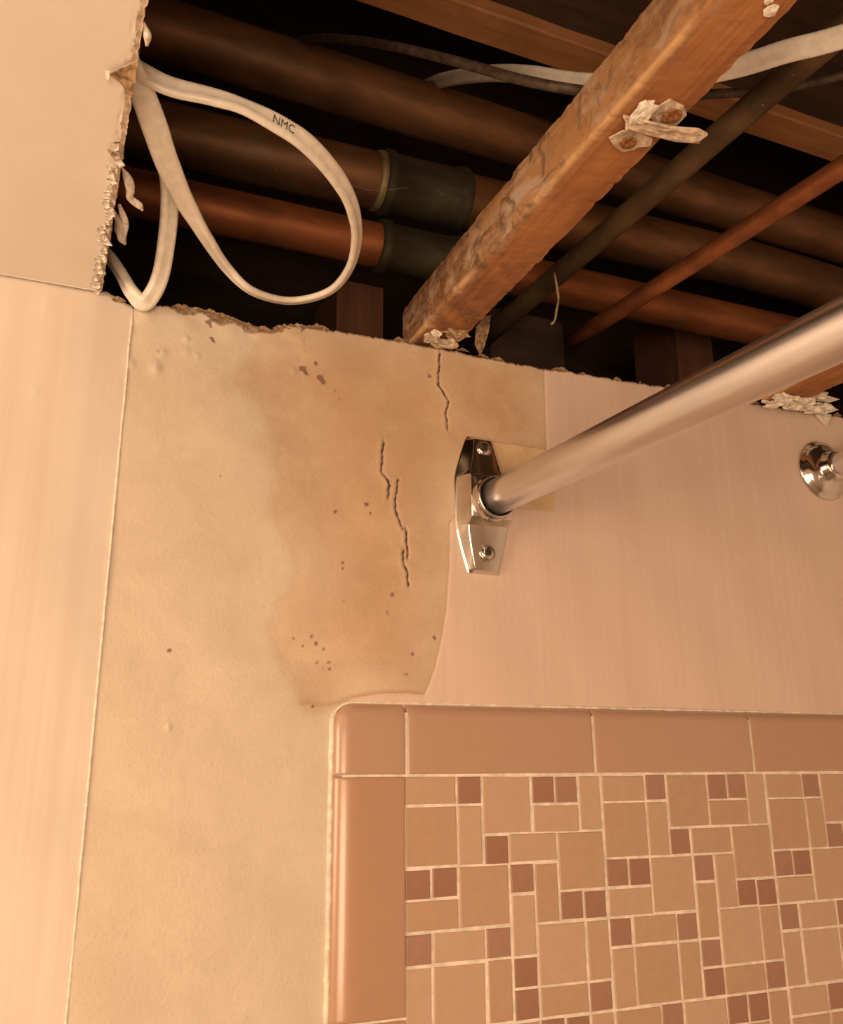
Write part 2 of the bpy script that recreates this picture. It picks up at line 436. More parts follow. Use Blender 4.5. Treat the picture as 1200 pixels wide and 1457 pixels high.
BLOTS = [(-4.24, 13.75, 1.4, 0.5), (-4.71, 11.72, 1.26, 0.6), (-3.6, 10.23, 1.12, 0.5), (-6.11, 14.0, 0.84, 0.35), (-2.83, 11.71, 1.12, 0.3), (-0.85, 7.57, 1.4, 0.3), (-4.74, 9.3, 0.616, 0.5), (-5.3, 13.57, 0.784, 0.35), (-1.45, 13.04, 1.68, 0.35), (-0.29, 10.35, 1.96, 0.4), (0.89, 12.81, 1.12, 0.4), (4.05, 14.82, 1.68, 0.55), (5.34, 14.08, 1.4, 0.5), (1.13, 8.01, 1.26, 0.5), (-0.29, 6.29, 1.68, 0.35), (-2.45, 6.14, 1.68, 0.3), (-3.14, 2.79, 0.784, 0.7), (-3.25, 2.43, 0.336, 0.5), (0.53, 3.51, 1.26, 0.3), (1.39, 5.61, 0.7, 0.5), (-3.16, 8.68, 0.84, 0.25), (-6.52, 9.62, 2.52, 0.16), (-6.62, 13.91, 1.12, 0.22), (-7.34, 13.23, 0.98, 0.16), (-8.07, 13.11, 1.12, 0.12), (-5.89, 6.89, 0.7, 0.2), (-6.16, 5.17, 1.12, 0.12), (0.3, 14.51, 1.26, 0.3), (-2.05, 15.3, 1.12, 0.3), (2.42, 13.03, 0.7, 0.4)]
BUMPS = [(-9.29, 13.87, 0.196, 0.1), (-9.1, 14.48, 0.14, 0.05), (-8.3, 14.66, 0.14, 0.04), (-8.33, 15.16, 0.084, 0.06), (-7.92, 14.59, 0.112, 0.04), (-9.81, 15.9, 0.224, 0.06), (-10.15, 13.91, 0.14, 0.05), (-6.75, 16.39, 0.392, 0.05), (-5.81, 16.17, 0.224, 0.05), (-4.33, 14.65, 0.112, 0.05), (-10.49, 12.97, 0.14, 0.03), (-13.07, 12.35, 0.14, 0.03), (-13.01, 15.63, 0.252, 0.03), (-7.99, 1.55, 0.084, 0.06), (-5.45, 17.02, 0.28, 0.04)]
LINES = [[(-3.63, 2.42), (-2.63, 2.37), (-1.87, 2.68), (-0.82, 2.85), (0.12, 2.9), (0.8, 2.87)], [(3.67, 12.94), (5.29, 13.05), (6.56, 12.98)]]
SEAM = -10.25
tx = np.array([p[0] for p in WALL_TOP]); tz = np.array([p[1] for p in WALL_TOP])
def ztop(x):
    x = np.asarray(x, float)
    z = np.interp(x, tx, tz)
    z = np.where(x < tx[0], 16.48, z)
    inside = (x > tx[0])
    jag = np.array([.07*noise.noise(Vector((a*2.1, 0, 3))) + .05*noise.noise(Vector((a*7.3, 5, 0))) + .04*noise.noise(Vector((a*19, 0, 9))) for a in x])
    return z + np.where(inside, jag, 0)
def seg_dist(px, pz, a, b):
    ax, az = a; bx, bz = b; dx, dz = bx-ax, bz-az
    t = np.clip(((px-ax)*dx+(pz-az)*dz)/max(dx*dx+dz*dz, 1e-9), 0, 1)
    return np.hypot(px-ax-t*dx, pz-az-t*dz)
def poly_sdf(px, pz, P):
    d = np.full(px.shape, 1e9); ins = np.zeros(px.shape, bool)
    for i in range(len(P)):
        a, b = P[i], P[(i+1) % len(P)]
        d = np.minimum(d, seg_dist(px, pz, a, b))
        c = ((a[1] > pz) != (b[1] > pz))
        with np.errstate(divide='ignore', invalid='ignore'):
            xi = (b[0]-a[0])*(pz-a[1])/((b[1]-a[1]) or 1e-9)+a[0]
        ins ^= (c & (px < xi))
    return np.where(ins, -d, d)
def line_sdf(px, pz, L):
    d = np.full(px.shape, 1e9)
    for P in L:
        for a, b in zip(P[:-1], P[1:]): d = np.minimum(d, seg_dist(px, pz, a, b))
    return d
def wall_grid(name, xs, zs, mat, label, main):
    nx, nz = len(xs), len(zs)
    X = np.repeat(xs[:, None], nz, 1)
    top = ztop(xs)[:, None]
    Zr = np.repeat(zs[None, :], nx, 0)
    k = np.clip((Zr-15.4)/(16.4-15.4), 0, 1)         # only the last rows bend to the torn edge
    Z = Zr + k*(top-16.4)
    nrm = np.zeros_like(X)                               # displacement towards the room
    flat = [noise.noise(Vector((x*.22, z*.22, 0))) for x, z in zip(X.ravel()[::1], Z.ravel()[::1])] if nx*nz < 3000 else None
    att = {}
    if main:
        wx = .05*np.sin(Z*9+1.3*np.sin(X*7))+.035*np.sin(Z*23+X*11); wz = .05*np.sin(X*8+Z*3)+.03*np.sin(X*21)
        Xo, Zo = X, Z
        film = poly_sdf(X, Z, FILM); patch = poly_sdf(X, Z, PATCH); stain = poly_sdf(X, Z, STAIN)
        X, Z = X+wx*.4, Z+wz*.4
        crack = line_sdf(X, Z, CRACKS); line = line_sdf(X, Z, LINES)
        spot = np.full(X.shape, 1e3)
        for x, z, r in SPOTS: spot = np.minimum(spot, np.hypot((X-x), (Z-z)*.8)-r*.85+.45*r*np.sin(X*14+z*9)*np.sin(Z*17+x*5))
        blot = np.zeros(X.shape)
        for x, z, r, s in BLOTS: blot = blot + s*.75*np.exp(-((X-x)**2+(Z-z)**2)/(r*r*.8))
        blot = 1-np.exp(-blot)
        X, Z = Xo, Zo
        torn = top - Z - .34*np.exp(-((X+7.2)/1.6)**4)*(.6+.4*np.sin(X*5))
        nrm += np.clip(-film/.06, 0, 1)*.025
        nrm -= .06*np.exp(-(crack/.06)**2)
        for P in CRACKS:                                 # curled lip left of every crack
            P2 = [(x-.10, z) for x, z in P]
            nrm += .035*np.exp(-(line_sdf(X, Z, [P2])/.09)**2)
        att = dict(film=film, patch=patch, stain=stain, crack=crack, line=line, spot=spot, blot=blot*(film > 0), torn=torn)
    for x, z, r, h in BUMPS:
        nrm += h*np.exp(-(((X-x)/r)**2+((Z-z)/(r*1.3))**2))
    # slow unevenness of old board
    nrm += .05*np.sin(X*.35+.8)*np.sin(Z*.27) + .02*np.sin(X*1.3+Z*.8)
    if main:
        up = np.clip((Z-13.6)/2, 0, 1)*(X < -4)
        nrm += up*(.025*np.sin(X*3.1+np.sin(Z*2.3)*2)*np.sin(Z*4.1+X))
    Y = -nrm
    verts = np.stack([X, Y, Z], -1).reshape(-1, 3)
    idx = np.arange(nx*nz).reshape(nx, nz)
    q = np.stack([idx[:-1, :-1], idx[1:, :-1], idx[1:, 1:], idx[:-1, 1:]], -1).reshape(-1, 4)
    # skirt along the torn top and the vertical sides
    tverts = verts[idx[:, -1]].copy(); tverts[:, 1] = .55; tverts[:, 2] -= .05
    base = len(verts); tid = base+np.arange(nx)
    tq = np.stack([idx[:-1, -1], idx[1:, -1], tid[1:], tid[:-1]], -1)
    av = np.vstack([verts, tverts]); fq = np.vstack([q, tq])
    org = Vector((float(xs[0]), 0, float(zs[0])))
    world = av*U; world[:, 2] += Z0
    o0 = np.array(tuple(W(org)))
    me = bpy.data.meshes.new(name)
    me.vertices.add(len(av)); me.vertices.foreach_set('co', (world-o0).astype(np.float32).ravel())
    me.loops.add(fq.size); me.loops.foreach_set('vertex_index', fq.astype(np.int32).ravel())
    me.polygons.add(len(fq)); me.polygons.foreach_set('loop_start', np.arange(0, fq.size, 4, dtype=np.int32))
    me.polygons.foreach_set('loop_total', np.full(len(fq), 4, np.int32))
    me.materials.append(mat); me.materials.append(M['kraft'])
    mi = np.zeros(len(fq), np.int32); mi[len(q):] = 1
    me.polygons.foreach_set('material_index', mi)
    me.update(calc_edges=True)
    me.polygons.foreach_set('use_smooth', np.ones(len(fq), bool))
    for kx, a in att.items():
        at = me.attributes.new(kx, 'FLOAT', 'POINT')
        tail = a[:, -1] if kx != 'torn' else np.zeros(nx)
        at.data.foreach_set('value', np.concatenate([a.ravel(), tail]).astype(np.float32))
    o = bpy.data.objects.new(name, me); COL.objects.link(o)
    o.location = W(org) - origin_of(wall_back); o.parent = wall_back
    o['label'] = label
    return o

# backing slab of the wall, ragged at the top
xs = np.concatenate([[XL], np.arange(-12, 30, .25), [XR]])
zt = np.minimum(ztop(xs), 16.9) - .12
v, f = [], []
for x, z in zip(xs, zt): v += [(x, .12, FL), (x, .6, FL), (x, .6, z), (x, .12, z)]
for i in range(len(xs)-1):
    a = 4*i
    for j in range(4): f.append((a+j, a+(j+1) % 4, a+4+(j+1) % 4, a+4+j))
f.append((3,2,1,0)); f.append(tuple(4*(len(xs)-1)+j for j in range(4)))
wall_back = mesh_obj('wall_back', v, f, M['gypsum'], origin=(0, 0, FL), kind='structure')
zs = np.concatenate([[FL, -40, -20], np.arange(-10, 16.401, .2)])
wall_grid('wall_panel', np.concatenate([[XL, -50, -30], np.arange(-18, SEAM-.04, .1), [SEAM-.02]]), zs, M['left_paint'],
          'smooth cream painted panel left of the vertical seam', False)
xs = np.concatenate([[SEAM+.02], np.arange(SEAM+.08, 25.5, .055), np.arange(26, XR, 1), [XR]])
zs = np.concatenate([[FL, -40, -20, -10], np.arange(-8, 16.401, .055)])
wall_grid('wall_panel', xs, zs, M['wall'], 'water stained panel right of the seam with cracks and torn top', True)
# raised bead along the seam
pts = [(SEAM+.02*noise.noise(Vector((0, 0, z))), -.015+.02*noise.noise(Vector((3, 0, z*.5))), z) for z in np.arange(-20, 16.2, .4)]
tube('seam_bead', pts, .085, M['caulk'], wall_back, raw=True, seg=8)

# frayed paper bits along the torn top
fr = random.Random(8)
for i in range(70):
    x = fr.uniform(-11, 26) if i % 3 else fr.uniform(-9.5, -3); z = float(ztop(np.array([x]))[0])
    s = fr.uniform(.05, .15)
    out = [(x-s*2.2, -.02, z-.05), (x-s*.6, -.05-s*.5, z+s*fr.uniform(.1, .9)), (x+s*.8, -.05, z+s*fr.uniform(0, .7)), (x+s*2.5, -.02, z-.03), (x+s, -.06, z-s*fr.uniform(.3, 1.2)), (x-s, -.06, z-s*fr.uniform(.3, 1.2))]
    sheet('paper_flake', out, M['kraft'] if fr.random() < .9 else M['gypsum'], wall_back, thick=.025, crumple=.06, seed=i)

# ------------------------------------------------------------------ tiles
GJ = .043                        # half joint
TY = -.30                        # face of the mosaic
box('grout_bed', -.05, XR, TY+.035, .05, -60, .02, M['grout'], wall_back)
def tile_mesh(w, h, mat, depth=.26, bev=.05):
    x0, x1, z0, z1 = GJ, w-GJ, -h+GJ, -GJ
    V = []
    for (b, y) in ((0, depth), (0, bev*.8), (bev*.35, bev*.2), (bev, 0)):
        V += [(x0+b, y, z0+b), (x1-b, y, z0+b), (x1-b, y, z1-b), (x0+b, y, z1-b)]
    F = []
    for k in range(3):
        for j in range(4): F.append((4*k+j, 4*k+(j+1) % 4, 4*k+4+(j+1) % 4, 4*k+4+j))
    F.append((12, 13, 14, 15))
    me = bpy.data.meshes.new('mosaic_tile')
    me.from_pydata([(a*U, b*U, c*U) for a, b, c in V], [], F); me.materials.append(mat); me.update()
    return me
TM = {'D': tile_mesh(1, 1, M['tile_dark']), 'S': tile_mesh(2, 2, M['tile_light']),
      'R': tile_mesh(2, 1, M['tile_light']), 'V': tile_mesh(1, 2, M['tile_light'])}
SHEET = [('R',0,0),('D',2,0),('S',3,0),('D',5,0),('D',6,0),('V',7,0),('S',0,1),('V',2,1),('R',5,1),('D',3,2),('R',4,2),('S',6,2),
         ('D',0,3),('D',1,3),('S',2,3),('D',4,3),('V',5,3),('R',0,4),('V',4,4),('D',6,4),('D',7,4),('D',0,5),('R',1,5),('D',3,5),
         ('S',5,5),('V',7,5),('V',0,6),('S',1,6),('V',3,6),('D',4,6),('D',4,7),('R',5,7),('D',7,7)]
rnd = random.Random(11)
wo = origin_of(wall_back)
def put_tile(kind, cx, cr):
    o = bpy.data.objects.new('mosaic_tile', TM[kind]); COL.objects.link(o)
    o.location = W((cx+rnd.uniform(-.02, .02), TY+rnd.uniform(-.012, .012), -cr+rnd.uniform(-.02, .02))) - wo
    o.rotation_euler = (rnd.uniform(-.006, .006), rnd.uniform(-.007, .007), rnd.uniform(-.006, .006))
    o.parent = wall_back
    return o
for sx in range(4):
    for sz in range(2):
        for kd, c, r in SHEET: put_tile(kd, sx*8+c+sx*.02, sz*8+r)
# the rest of the mosaic, all below and beside the picture: one joined part
V, F = [], []
for sx in range(5):
    for sz in range(7):
        if sx < 4 and sz < 2: continue
        for kd, c, r in SHEET:
            if sx*8+c+2 > XR: continue
            for fi, p in (('v', None),):
                me = TM[kd]; b0 = len(V)
                for vv in me.vertices: V.append((vv.co.x/U+sx*8+c, vv.co.y/U+TY, vv.co.z/U-sz*8-r))
                for ff in me.polygons: F.append(tuple(b0+i for i in ff.vertices))
mesh_obj('mosaic_remainder', V, F, M['tile_light'], wall_back, kind='stuff')

def trim_tile(x0, x1, z0, z1, round_left=False, round_top=False, face=-.36):
    """glazed trim tile; pillowed edges, big radius on the outer sides"""
    n = 26
    def axis(a, b, ra, rb):
        s = [a]
        L = b-a
        for t in np.linspace(0, 1, 9)[1:]: s.append(a+ra*(1-math.cos(t*math.pi/2)))
        for t in np.linspace(0, 1, 6)[1:-1]: s.append(a+ra+(L-ra-rb)*t)
        for t in np.linspace(0, 1, 9): s.append(b-rb*math.cos(t*math.pi/2)*1.0 if False else b-rb*(1-math.sin(t*math.pi/2)))
        return s
    rl, rt, sm = (.72 if round_left else .32), (.42 if round_top else .10), .10
    ex = axis(x0, x1, rl, .12); ez = axis(z0, z1, sm, rt)
    def fall(d, r):                                   # quarter round profile: 0 at the edge, 1 inside
        t = max(0, min(1, d/r)); return math.sqrt(max(0, 1-(1-t)**2))
    # corner outline rounding for a tile with two round sides
    verts, faces = [], []
    H = -face
    for x in ex:
        for z in ez:
            if round_left and round_top:
                R = .75; cx, cz = x0+R, z1-R
                dl, dt = x-x0, z1-z
                if x < cx and z > cz:
                    rr = math.hypot(cx-x, z-cz)
                    q = max(abs(cx-x), abs(z-cz))
                    s = q/rr if rr > 0 else 1
                    x2, z2 = cx-(cx-x)*s, cz+(z-cz)*s
                    d = R-q
                else: x2, z2, d = x, z, min(dl, dt)
                h = min(fall(d, .55), 1)
            else:
                x2, z2 = x, z
                h = min(fall(x-x0, rl) if round_left else 1, fall(z1-z, rt) if round_top else 1)
            pil = min(fall(x1-x, .12), fall(z-z0, .10), 1 if round_left else fall(x-x0, .32), 1 if round_top else fall(z1-z, .10))
            hh = H*(h if (round_left or round_top) else 1)
            y = -(hh*(.86+.14*pil)) if h > .3 else -hh
            verts.append((x2, y, z2))
    nx, nz = len(ex), len(ez)
    for i in range(nx-1):
        for j in range(nz-1): faces.append((i*nz+j, (i+1)*nz+j, (i+1)*nz+j+1, i*nz+j+1))
    # skirt back to the wall
    ring = [i*nz for i in range(nx)] + [(nx-1)*nz+j for j in range(1, nz)] + [i*nz+nz-1 for i in range(nx-2, -1, -1)] + [j for j in range(nz-2, 0, -1)]
    b0 = len(verts)
    for r in ring: verts.append((verts[r][0], .02, verts[r][2]))
    L = len(ring)
    for i in range(L): faces.append((ring[i], b0+i, b0+(i+1) % L, ring[(i+1) % L]))
    return mesh_obj('bullnose_tile', verts, faces, M['trim_tile'], wall_back, smooth=True)
g = .045
trim_tile(-2.52, .07-g, .02+g, 2.45, True, True)
xj = .07
for i in range(6):
    trim_tile(xj+g, min(xj+7.72-g, XR), .02+g, 2.45+.01*i, False, True); xj += 7.72
zj = .02
for i in range(6):
    trim_tile(-2.52, .07-g, zj-7.5+g, zj-g, True, False); zj -= 7.5
box('grout_bed', -2.2, .1, -.26, .02, -50, 2.1, M['grout'], wall_back)
box('grout_bed', 0, XR, -.30, .02, -.03, 2.15, M['grout'], wall_back)
# caulk line where the trim meets the wall
pts = []
for z in np.arange(-20, 1.9, .3): pts.append((-2.55+.02*noise.noise(Vector((0, 1, z*2))), -.02, z))
for a in np.linspace(math.pi, math.pi/2, 8): pts.append((-1.82+.74*math.cos(a), -.02, 1.74+.74*math.sin(a)))
for x in np.arange(-1.5, XR-.2, .3): pts.append((x, -.02, 2.49+.03*noise.noise(Vector((x*2, 0, 0)))+.0012*x))
tube('caulk_bead', pts, [(.20 if p[0] < -2.4 else .10)+.05*noise.noise(Vector((i*.9, 0, 0))) for i, p in enumerate(pts)], M['caulk'], wall_back, raw=True, seg=8)

# ------------------------------------------------------------------ ceiling remnant
ceil_edge = -11.35
ys = np.concatenate([[YF, -40], np.arange(-22, 0.01, .12)])
xs = np.concatenate([[XL, -50, -30, -20], np.arange(-16, -11.7, .2), np.arange(-11.7, -11.32, .04)])
v, f = [], []
nx, ny = len(xs), len(ys)
for k, dz in ((0, 0), (1, .6)):
    for i, x in enumerate(xs):
        for y in ys:
            ed = .05*noise.noise(Vector((y*1.3, 0, 2)))+.035*noise.noise(Vector((y*5, 2, 2)))+(.03*noise.noise(Vector((y*14, 2, 2))))
            xx = x
            if x > -11.7: xx = -11.7+(x+11.7)/(.36)*(.35+ed)
            rag = 0
            if k == 0 and x > -11.62: rag = .05*max(0, noise.noise(Vector((y*4, x*4, 1))))+.03*noise.noise(Vector((y*11, x*9, 1)))
            bow = .03*math.sin(y*.4)+.03*math.sin(x*.5)
            v.append((xx+(.05*noise.noise(Vector((y*6, 9, k))) if x > -11.4 else 0), y, ZC+dz+rag+bow*(1-k)*(1 if x > -16.1 and y > -21 else 0)))
for k in range(2):
    for i in range(nx-1):
        for j in range(ny-1):
            a = k*nx*ny+i*ny+j
            q = (a, a+ny, a+ny+1, a+1); f.append(q[::-1] if k == 0 else q)
for j in range(ny-1):
    a = (nx-1)*ny+j; f.append((a, a+nx*ny, a+nx*ny+1, a+1)); a = j; f.append((a+1, a+nx*ny+1, a+nx*ny, a))
for i in range(nx-1):
    a = i*ny+ny-1; f.append((a, a+ny, a+ny+nx*ny, a+nx*ny)); a = i*ny; f.append((a+nx*ny, a+ny+nx*ny, a+ny, a))
nf = 2*(nx-1)*(ny-1); mi = [0]*nf + [1]*(len(f)-nf)
ceiling = mesh_obj('ceiling', v, f, None, mats=[M['ceiling'], M['gypsum']], midx=mi, kind='structure')
for i, p in enumerate(ceiling.data.polygons):
    p.use_smooth = i < nf
    if i < nf:
        cx, cy = (p.center.x+ceiling.location.x)/U, (p.center.y+ceiling.location.y)/U
        if cx > -11.50+.10*noise.noise(Vector((cy*1.1, 3, 0)))+.08*noise.noise(Vector((cy*4, 3, 0))): p.material_index = 1
# torn paper along the cut
rr = random.Random(3)
CUT = -11.33
for i in range(46):
    y = -8.6 + 8.4*((i+rr.random())/46); s = rr.uniform(.05, .17)*(1.4 if rr.random() < .2 else 1)
    x = CUT - rr.uniform(.02, .28); z = ZC - rr.uniform(.0, .05)
    out = [(x-s*rr.uniform(.4, 1), y-s*rr.uniform(.3, 1.3), z), (x+s*.4, y-s*rr.uniform(.2, .9), z-.02), (x+s*rr.uniform(.5, 1), y+s*.3, z-.04), (x, y+s*rr.uniform(.5, 1.4), z-.01), (x-s*.8, y+s*.3, z)]
    sheet('paper_flake', out, M['plaster'] if rr.random() < .85 else M['gypsum'], ceiling, thick=-.03, crumple=.08, curl=(rr.uniform(-.08, .02), 0, -rr.uniform(.02, .12)), seed=i)
# the torn flap where the cables come through, and curls hanging inside the edge
sheet('torn_flap', [(-11.95, -10.93, ZC-.06), (-11.75, -11.15, ZC-.05), (-11.38, -11.55, ZC-.02), (-11.33, -10.9, ZC-.03), (-11.36, -10.35, ZC-.04), (-11.7, -10.75, ZC-.05)],
      M['kraft'], ceiling, thick=-.03, crumple=.06, seed=5, label='brown torn triangle of ceiling paper')
sheet('torn_flap', [(-12.02, -10.98, ZC-.05), (-11.94, -11.05, ZC-.12), (-11.9, -10.9, ZC-.14), (-11.93, -10.72, ZC-.08), (-11.99, -10.75, ZC-.04)],
      M['plaster'], ceiling, thick=-.04, crumple=.05, seed=6, label='white curled tip of torn ceiling paper')
def curl(pts, w, mat, **k): return tube('paper_curl', pts, w, mat, ceiling, seg=8, n=6, jitter=.7, **k)
curl([(-11.33, -6.9, 16.75), (-11.1, -6.5, 16.7), (-11.0, -6.05, 16.62), (-10.98, -5.75, 16.6), (-10.7, -5.5, 16.58), (-10.55, -5.3, 16.55)], [.05, .22, .26, .2, .22, .08], M['plaster'])
curl([(-11.35, -4.4, 16.9), (-11.15, -3.9, 16.85), (-11.0, -3.3, 16.75), (-10.85, -3.0, 16.7)], [.1, .3, .34, .12], M['cable_grey'])
curl([(-11.2, -4.8, 16.9), (-10.98, -4.1, 16.8), (-10.9, -3.5, 16.7)], [.1, .2, .1], M['plaster'])
curl([(-11.35, -12.6, 16.55), (-11.22, -12.3, 16.5), (-11.2, -12.0, 16.5)], [.1, .2, .08], M['plaster'])

# ------------------------------------------------------------------ things in the opened ceiling
# subfloor of planks far above, and the dark framing round the cavity
sub = empty('subfloor', (0, 0, 43), kind='structure')
y = -78; i = 0
while y < 26:
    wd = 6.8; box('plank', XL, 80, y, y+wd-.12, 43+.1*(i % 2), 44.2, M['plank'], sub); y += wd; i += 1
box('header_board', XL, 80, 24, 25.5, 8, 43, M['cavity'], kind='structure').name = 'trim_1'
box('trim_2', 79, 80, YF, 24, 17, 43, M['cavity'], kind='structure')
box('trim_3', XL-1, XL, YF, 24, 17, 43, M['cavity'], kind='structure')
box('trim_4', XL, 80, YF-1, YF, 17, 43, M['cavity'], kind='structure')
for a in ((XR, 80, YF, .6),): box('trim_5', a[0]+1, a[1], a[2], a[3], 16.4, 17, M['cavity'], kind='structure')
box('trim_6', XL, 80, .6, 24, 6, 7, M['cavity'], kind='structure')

def timber(name, x0, x1, y0, y1, z0, z1, mat, label, cat, group='ceiling joists left bare', n=420, wob=.03, smear=None, mould=None):
    """sawn timber with wavy, chipped arrises, running along y"""
    m = 5
    ring = []
    for j in range(m): ring.append((j/m, 0))
    for j in range(m): ring.append((1, j/m))
    for j in range(m): ring.append((1-j/m, 1))
    for j in range(m): ring.append((0, 1-j/m))
    V, F, SM, MO, AR = [], [], [], [], []
    yy = [y1+(y0-y1)*((i/n)**1.6) for i in range(n+1)]
    R = len(ring)
    for y in yy:
        for (a, b) in ring:
            x, z = x0+(x1-x0)*a, z0+(z1-z0)*b
            corner = (a in (0, 1)) and (b in (0, 1))
            dn = wob*noise.noise(Vector((x*2, y*1.1, z*2)))+wob*.6*noise.noise(Vector((x*3, y*4.3, z*3)))
            cx, cz = (a-.5)*2, (b-.5)*2
            k = .035 if corner else 0
            chip = (max(0, noise.noise(Vector((a*9, y*1.9, b*9)))-.2)*.12+max(0, noise.noise(Vector((a*9, y*7, b*9)))-.1)*.04) if corner else 0
            x += cx*(dn-k-chip); z += cz*(dn-k-chip)
            V.append((x, y, z))
            SM.append(smear(a, b, y) if smear else 0); MO.append(mould(a, b, y) if mould else 0); AR.append(1.0 if (a == 0 and b == 0) else 0.0)
    for i in range(n):
        for j in range(R):
            p, q = i*R+j, i*R+(j+1) % R
            F.append((p, q, q+R, p+R))
    F.append(tuple(range(R-1, -1, -1))); F.append(tuple(n*R+j for j in range(R)))
    o = mesh_obj(name, V, F, mat, smooth=False, label=label, cat=cat, group=group)
    for nm, vals in (('smear', SM), ('mould', MO), ('arris', AR)):
        at = o.data.attributes.new(nm, 'FLOAT', 'POINT'); at.data.foreach_set('value', vals)
    return o
def sstep(a, b, x):
    t = max(0, min(1, (x-a)/(b-a))); return t*t*(3-2*t)
joist = timber('joist', .6, 2.5, -77.5, 1.2, 17.0, 18.97, M['joist'],
               'orange pine ceiling joist with plaster scraps running from wall toward viewer', 'joist',
               smear=lambda a, b, y: (1.0 if a < .05 else .12 if a < .3 else .03)*(.55+.45*sstep(-16, -6, y)),
               mould=lambda a, b, y: sstep(-9.5, -3, y))
timber('joist', 18.4, 20.4, -77.5, -.3, 17.0, 18.97, M['joist'],
       'short visible end of orange joist under the curtain rod at right', 'joist',
       mould=lambda a, b, y: sstep(-4, 0, y)*.6)
def nail(x, y, parent, z=16.98, s=.24):
    prof = [(0, s*.3), (.015, s*.75), (.05, s), (.085, s*.95), (.10, s*.55), (.07, s*.35), (.06, .02)]
    return lathe('nail_head', prof, (x, y, z), (0, 0, -1), M['nail'], joist, seg=20)
# left-over board and nails at mid joist
sheet('board_scrap', [(1.02,-13.05,16.94),(1.15,-13.5,16.93),(1.5,-13.7,16.92),(1.85,-13.6,16.92),(2.12,-13.55,16.93),(2.25,-13.3,16.93),(2.0,-13.1,16.93),(1.95,-12.9,16.94),(1.7,-12.75,16.94),(1.35,-12.85,16.94)],
      M['gypsum'], joist, thick=-.05, crumple=.09, seed=1, label='pale paper scrap round the lower nail')
nail(1.55, -13.2, joist, 16.88)
sheet('board_scrap', [(1.5,-14.2,16.9),(1.8,-14.05,16.86),(2.15,-13.95,16.84),(2.4,-14.25,16.86),(2.35,-14.7,16.85),(2.1,-14.9,16.88),(1.7,-14.85,16.9),(1.45,-14.5,16.9)],
      M['gypsum'], joist, thick=-.06, crumple=.12, seed=2, label='pale paper scrap round the upper nail')
nail(1.95, -14.6, joist, 16.80, .26)
chunk('plaster_chunk', (1.22, -14.3, 16.84), (.24, .46, .13), M['plaster'], joist, seed=3, sub=3, label='bright white plaster lump')
chunk('plaster_chunk', (1.22, -13.85, 16.9), (.14, .22, .09), M['plaster'], joist, seed=8, sub=3)
chunk('plaster_chunk', (2.05, -18.1, 16.98), (.16, .2, .06), M['plaster'], joist, seed=9, sub=2)
chunk('plaster_chunk', (1.8, -18.3, 16.98), (.10, .12, .05), M['plaster'], joist, seed=12, sub=2)
sheet('board_scrap', [(.85,-13.95,16.9),(1.4,-14.2,16.76),(2.1,-14.35,16.72),(2.9,-14.5,16.72),(3.2,-14.5,16.72),(3.13,-14.3,16.72),(3.3,-14.05,16.72),(2.6,-13.9,16.72),(1.9,-13.75,16.74),(1.2,-13.75,16.86)],
      M['gypsum'], joist, thick=-.09, crumple=.13, seed=4, label='brown strip of torn board sticking out past the joist edge')
# wall-top debris
FDEB, RDEB = [(1.05, -0.7, 16.72), (1.22, -0.8, 16.95), (1.57, -0.5, 16.69), (2.04, -1.1, 16.97), (1.9, -0.6, 16.68), (3.49, -0.2, 16.69), (3.19, -0.3, 17.07), (3.28, -0.3, 17.9), (3.64, -0.4, 18.41), (3.91, -0.4, 18.53), (3.87, -0.3, 17.85), (3.67, -0.2, 17.05)], [(18.5, -0.9, 16.64), (19.03, -1.1, 16.9), (19.74, -1.2, 17.04), (20.56, -1.0, 17.04), (21.17, -1.0, 17.43), (19.92, -0.8, 16.76), (21.15, -0.7, 16.85), (21.75, -0.9, 17.05), (20.76, -1.0, 17.66), (21.57, -1.0, 17.65), (22.95, -0.9, 17.62), (22.16, -0.9, 17.31), (21.24, -0.9, 17.27), (20.86, -0.8, 17.1), (21.81, -0.8, 17.33), (23.04, -0.7, 17.15), (22.16, -0.6, 16.83), (21.24, -0.6, 16.8), (21.92, -0.12, 17.09), (23.14, -0.12, 17.13), (22.95, -0.12, 16.84), (22.69, -0.12, 16.46), (22.32, -0.12, 16.71)]
tdeb = empty('torn_board_debris', FDEB[0], label='pale torn plaster and paper at the foot of the main joist', cat='debris')
for i, (p, sz) in enumerate(zip(FDEB[:5], [(.26,.2,.20), (.2,.2,.2), (.34,.25,.10), (.45,.3,.20), (.3,.25,.12)])):
    chunk('plaster_chunk', p, sz, [M['gypsum'], M['plaster'], M['gypsum'], M['kraft'], M['gypsum']][i], tdeb, seed=21+i, sub=3, rough=.7)
sheet('paper_sliver', FDEB[5:], M['kraft'], tdeb, thick=.03, crumple=.08, seed=7)
rdeb = empty('torn_board_debris', RDEB[0], label='crumpled white plaster scraps on the wall top below the short joist end', cat='debris')
for i, (p, sz) in enumerate(zip(RDEB[:8], [(.45,.25,.12), (.5,.3,.2), (.45,.3,.24), (.4,.3,.2), (.5,.3,.2), (.4,.25,.12), (.5,.25,.12), (.5,.25,.14)])):
    chunk('plaster_chunk', p, sz, M['plaster'] if i % 3 else M['caulk'], rdeb, seed=30+i, sub=3, rough=.9)
sheet('board_scrap', RDEB[8:13], M['plaster'], rdeb, thick=.08, crumple=.15, seed=41)
sheet('board_scrap', RDEB[13:18], M['plaster'], rdeb, thick=.08, crumple=.18, seed=42)
sheet('board_scrap', RDEB[18:23], M['caulk'], rdeb, thick=.04, crumple=.05, seed=43)

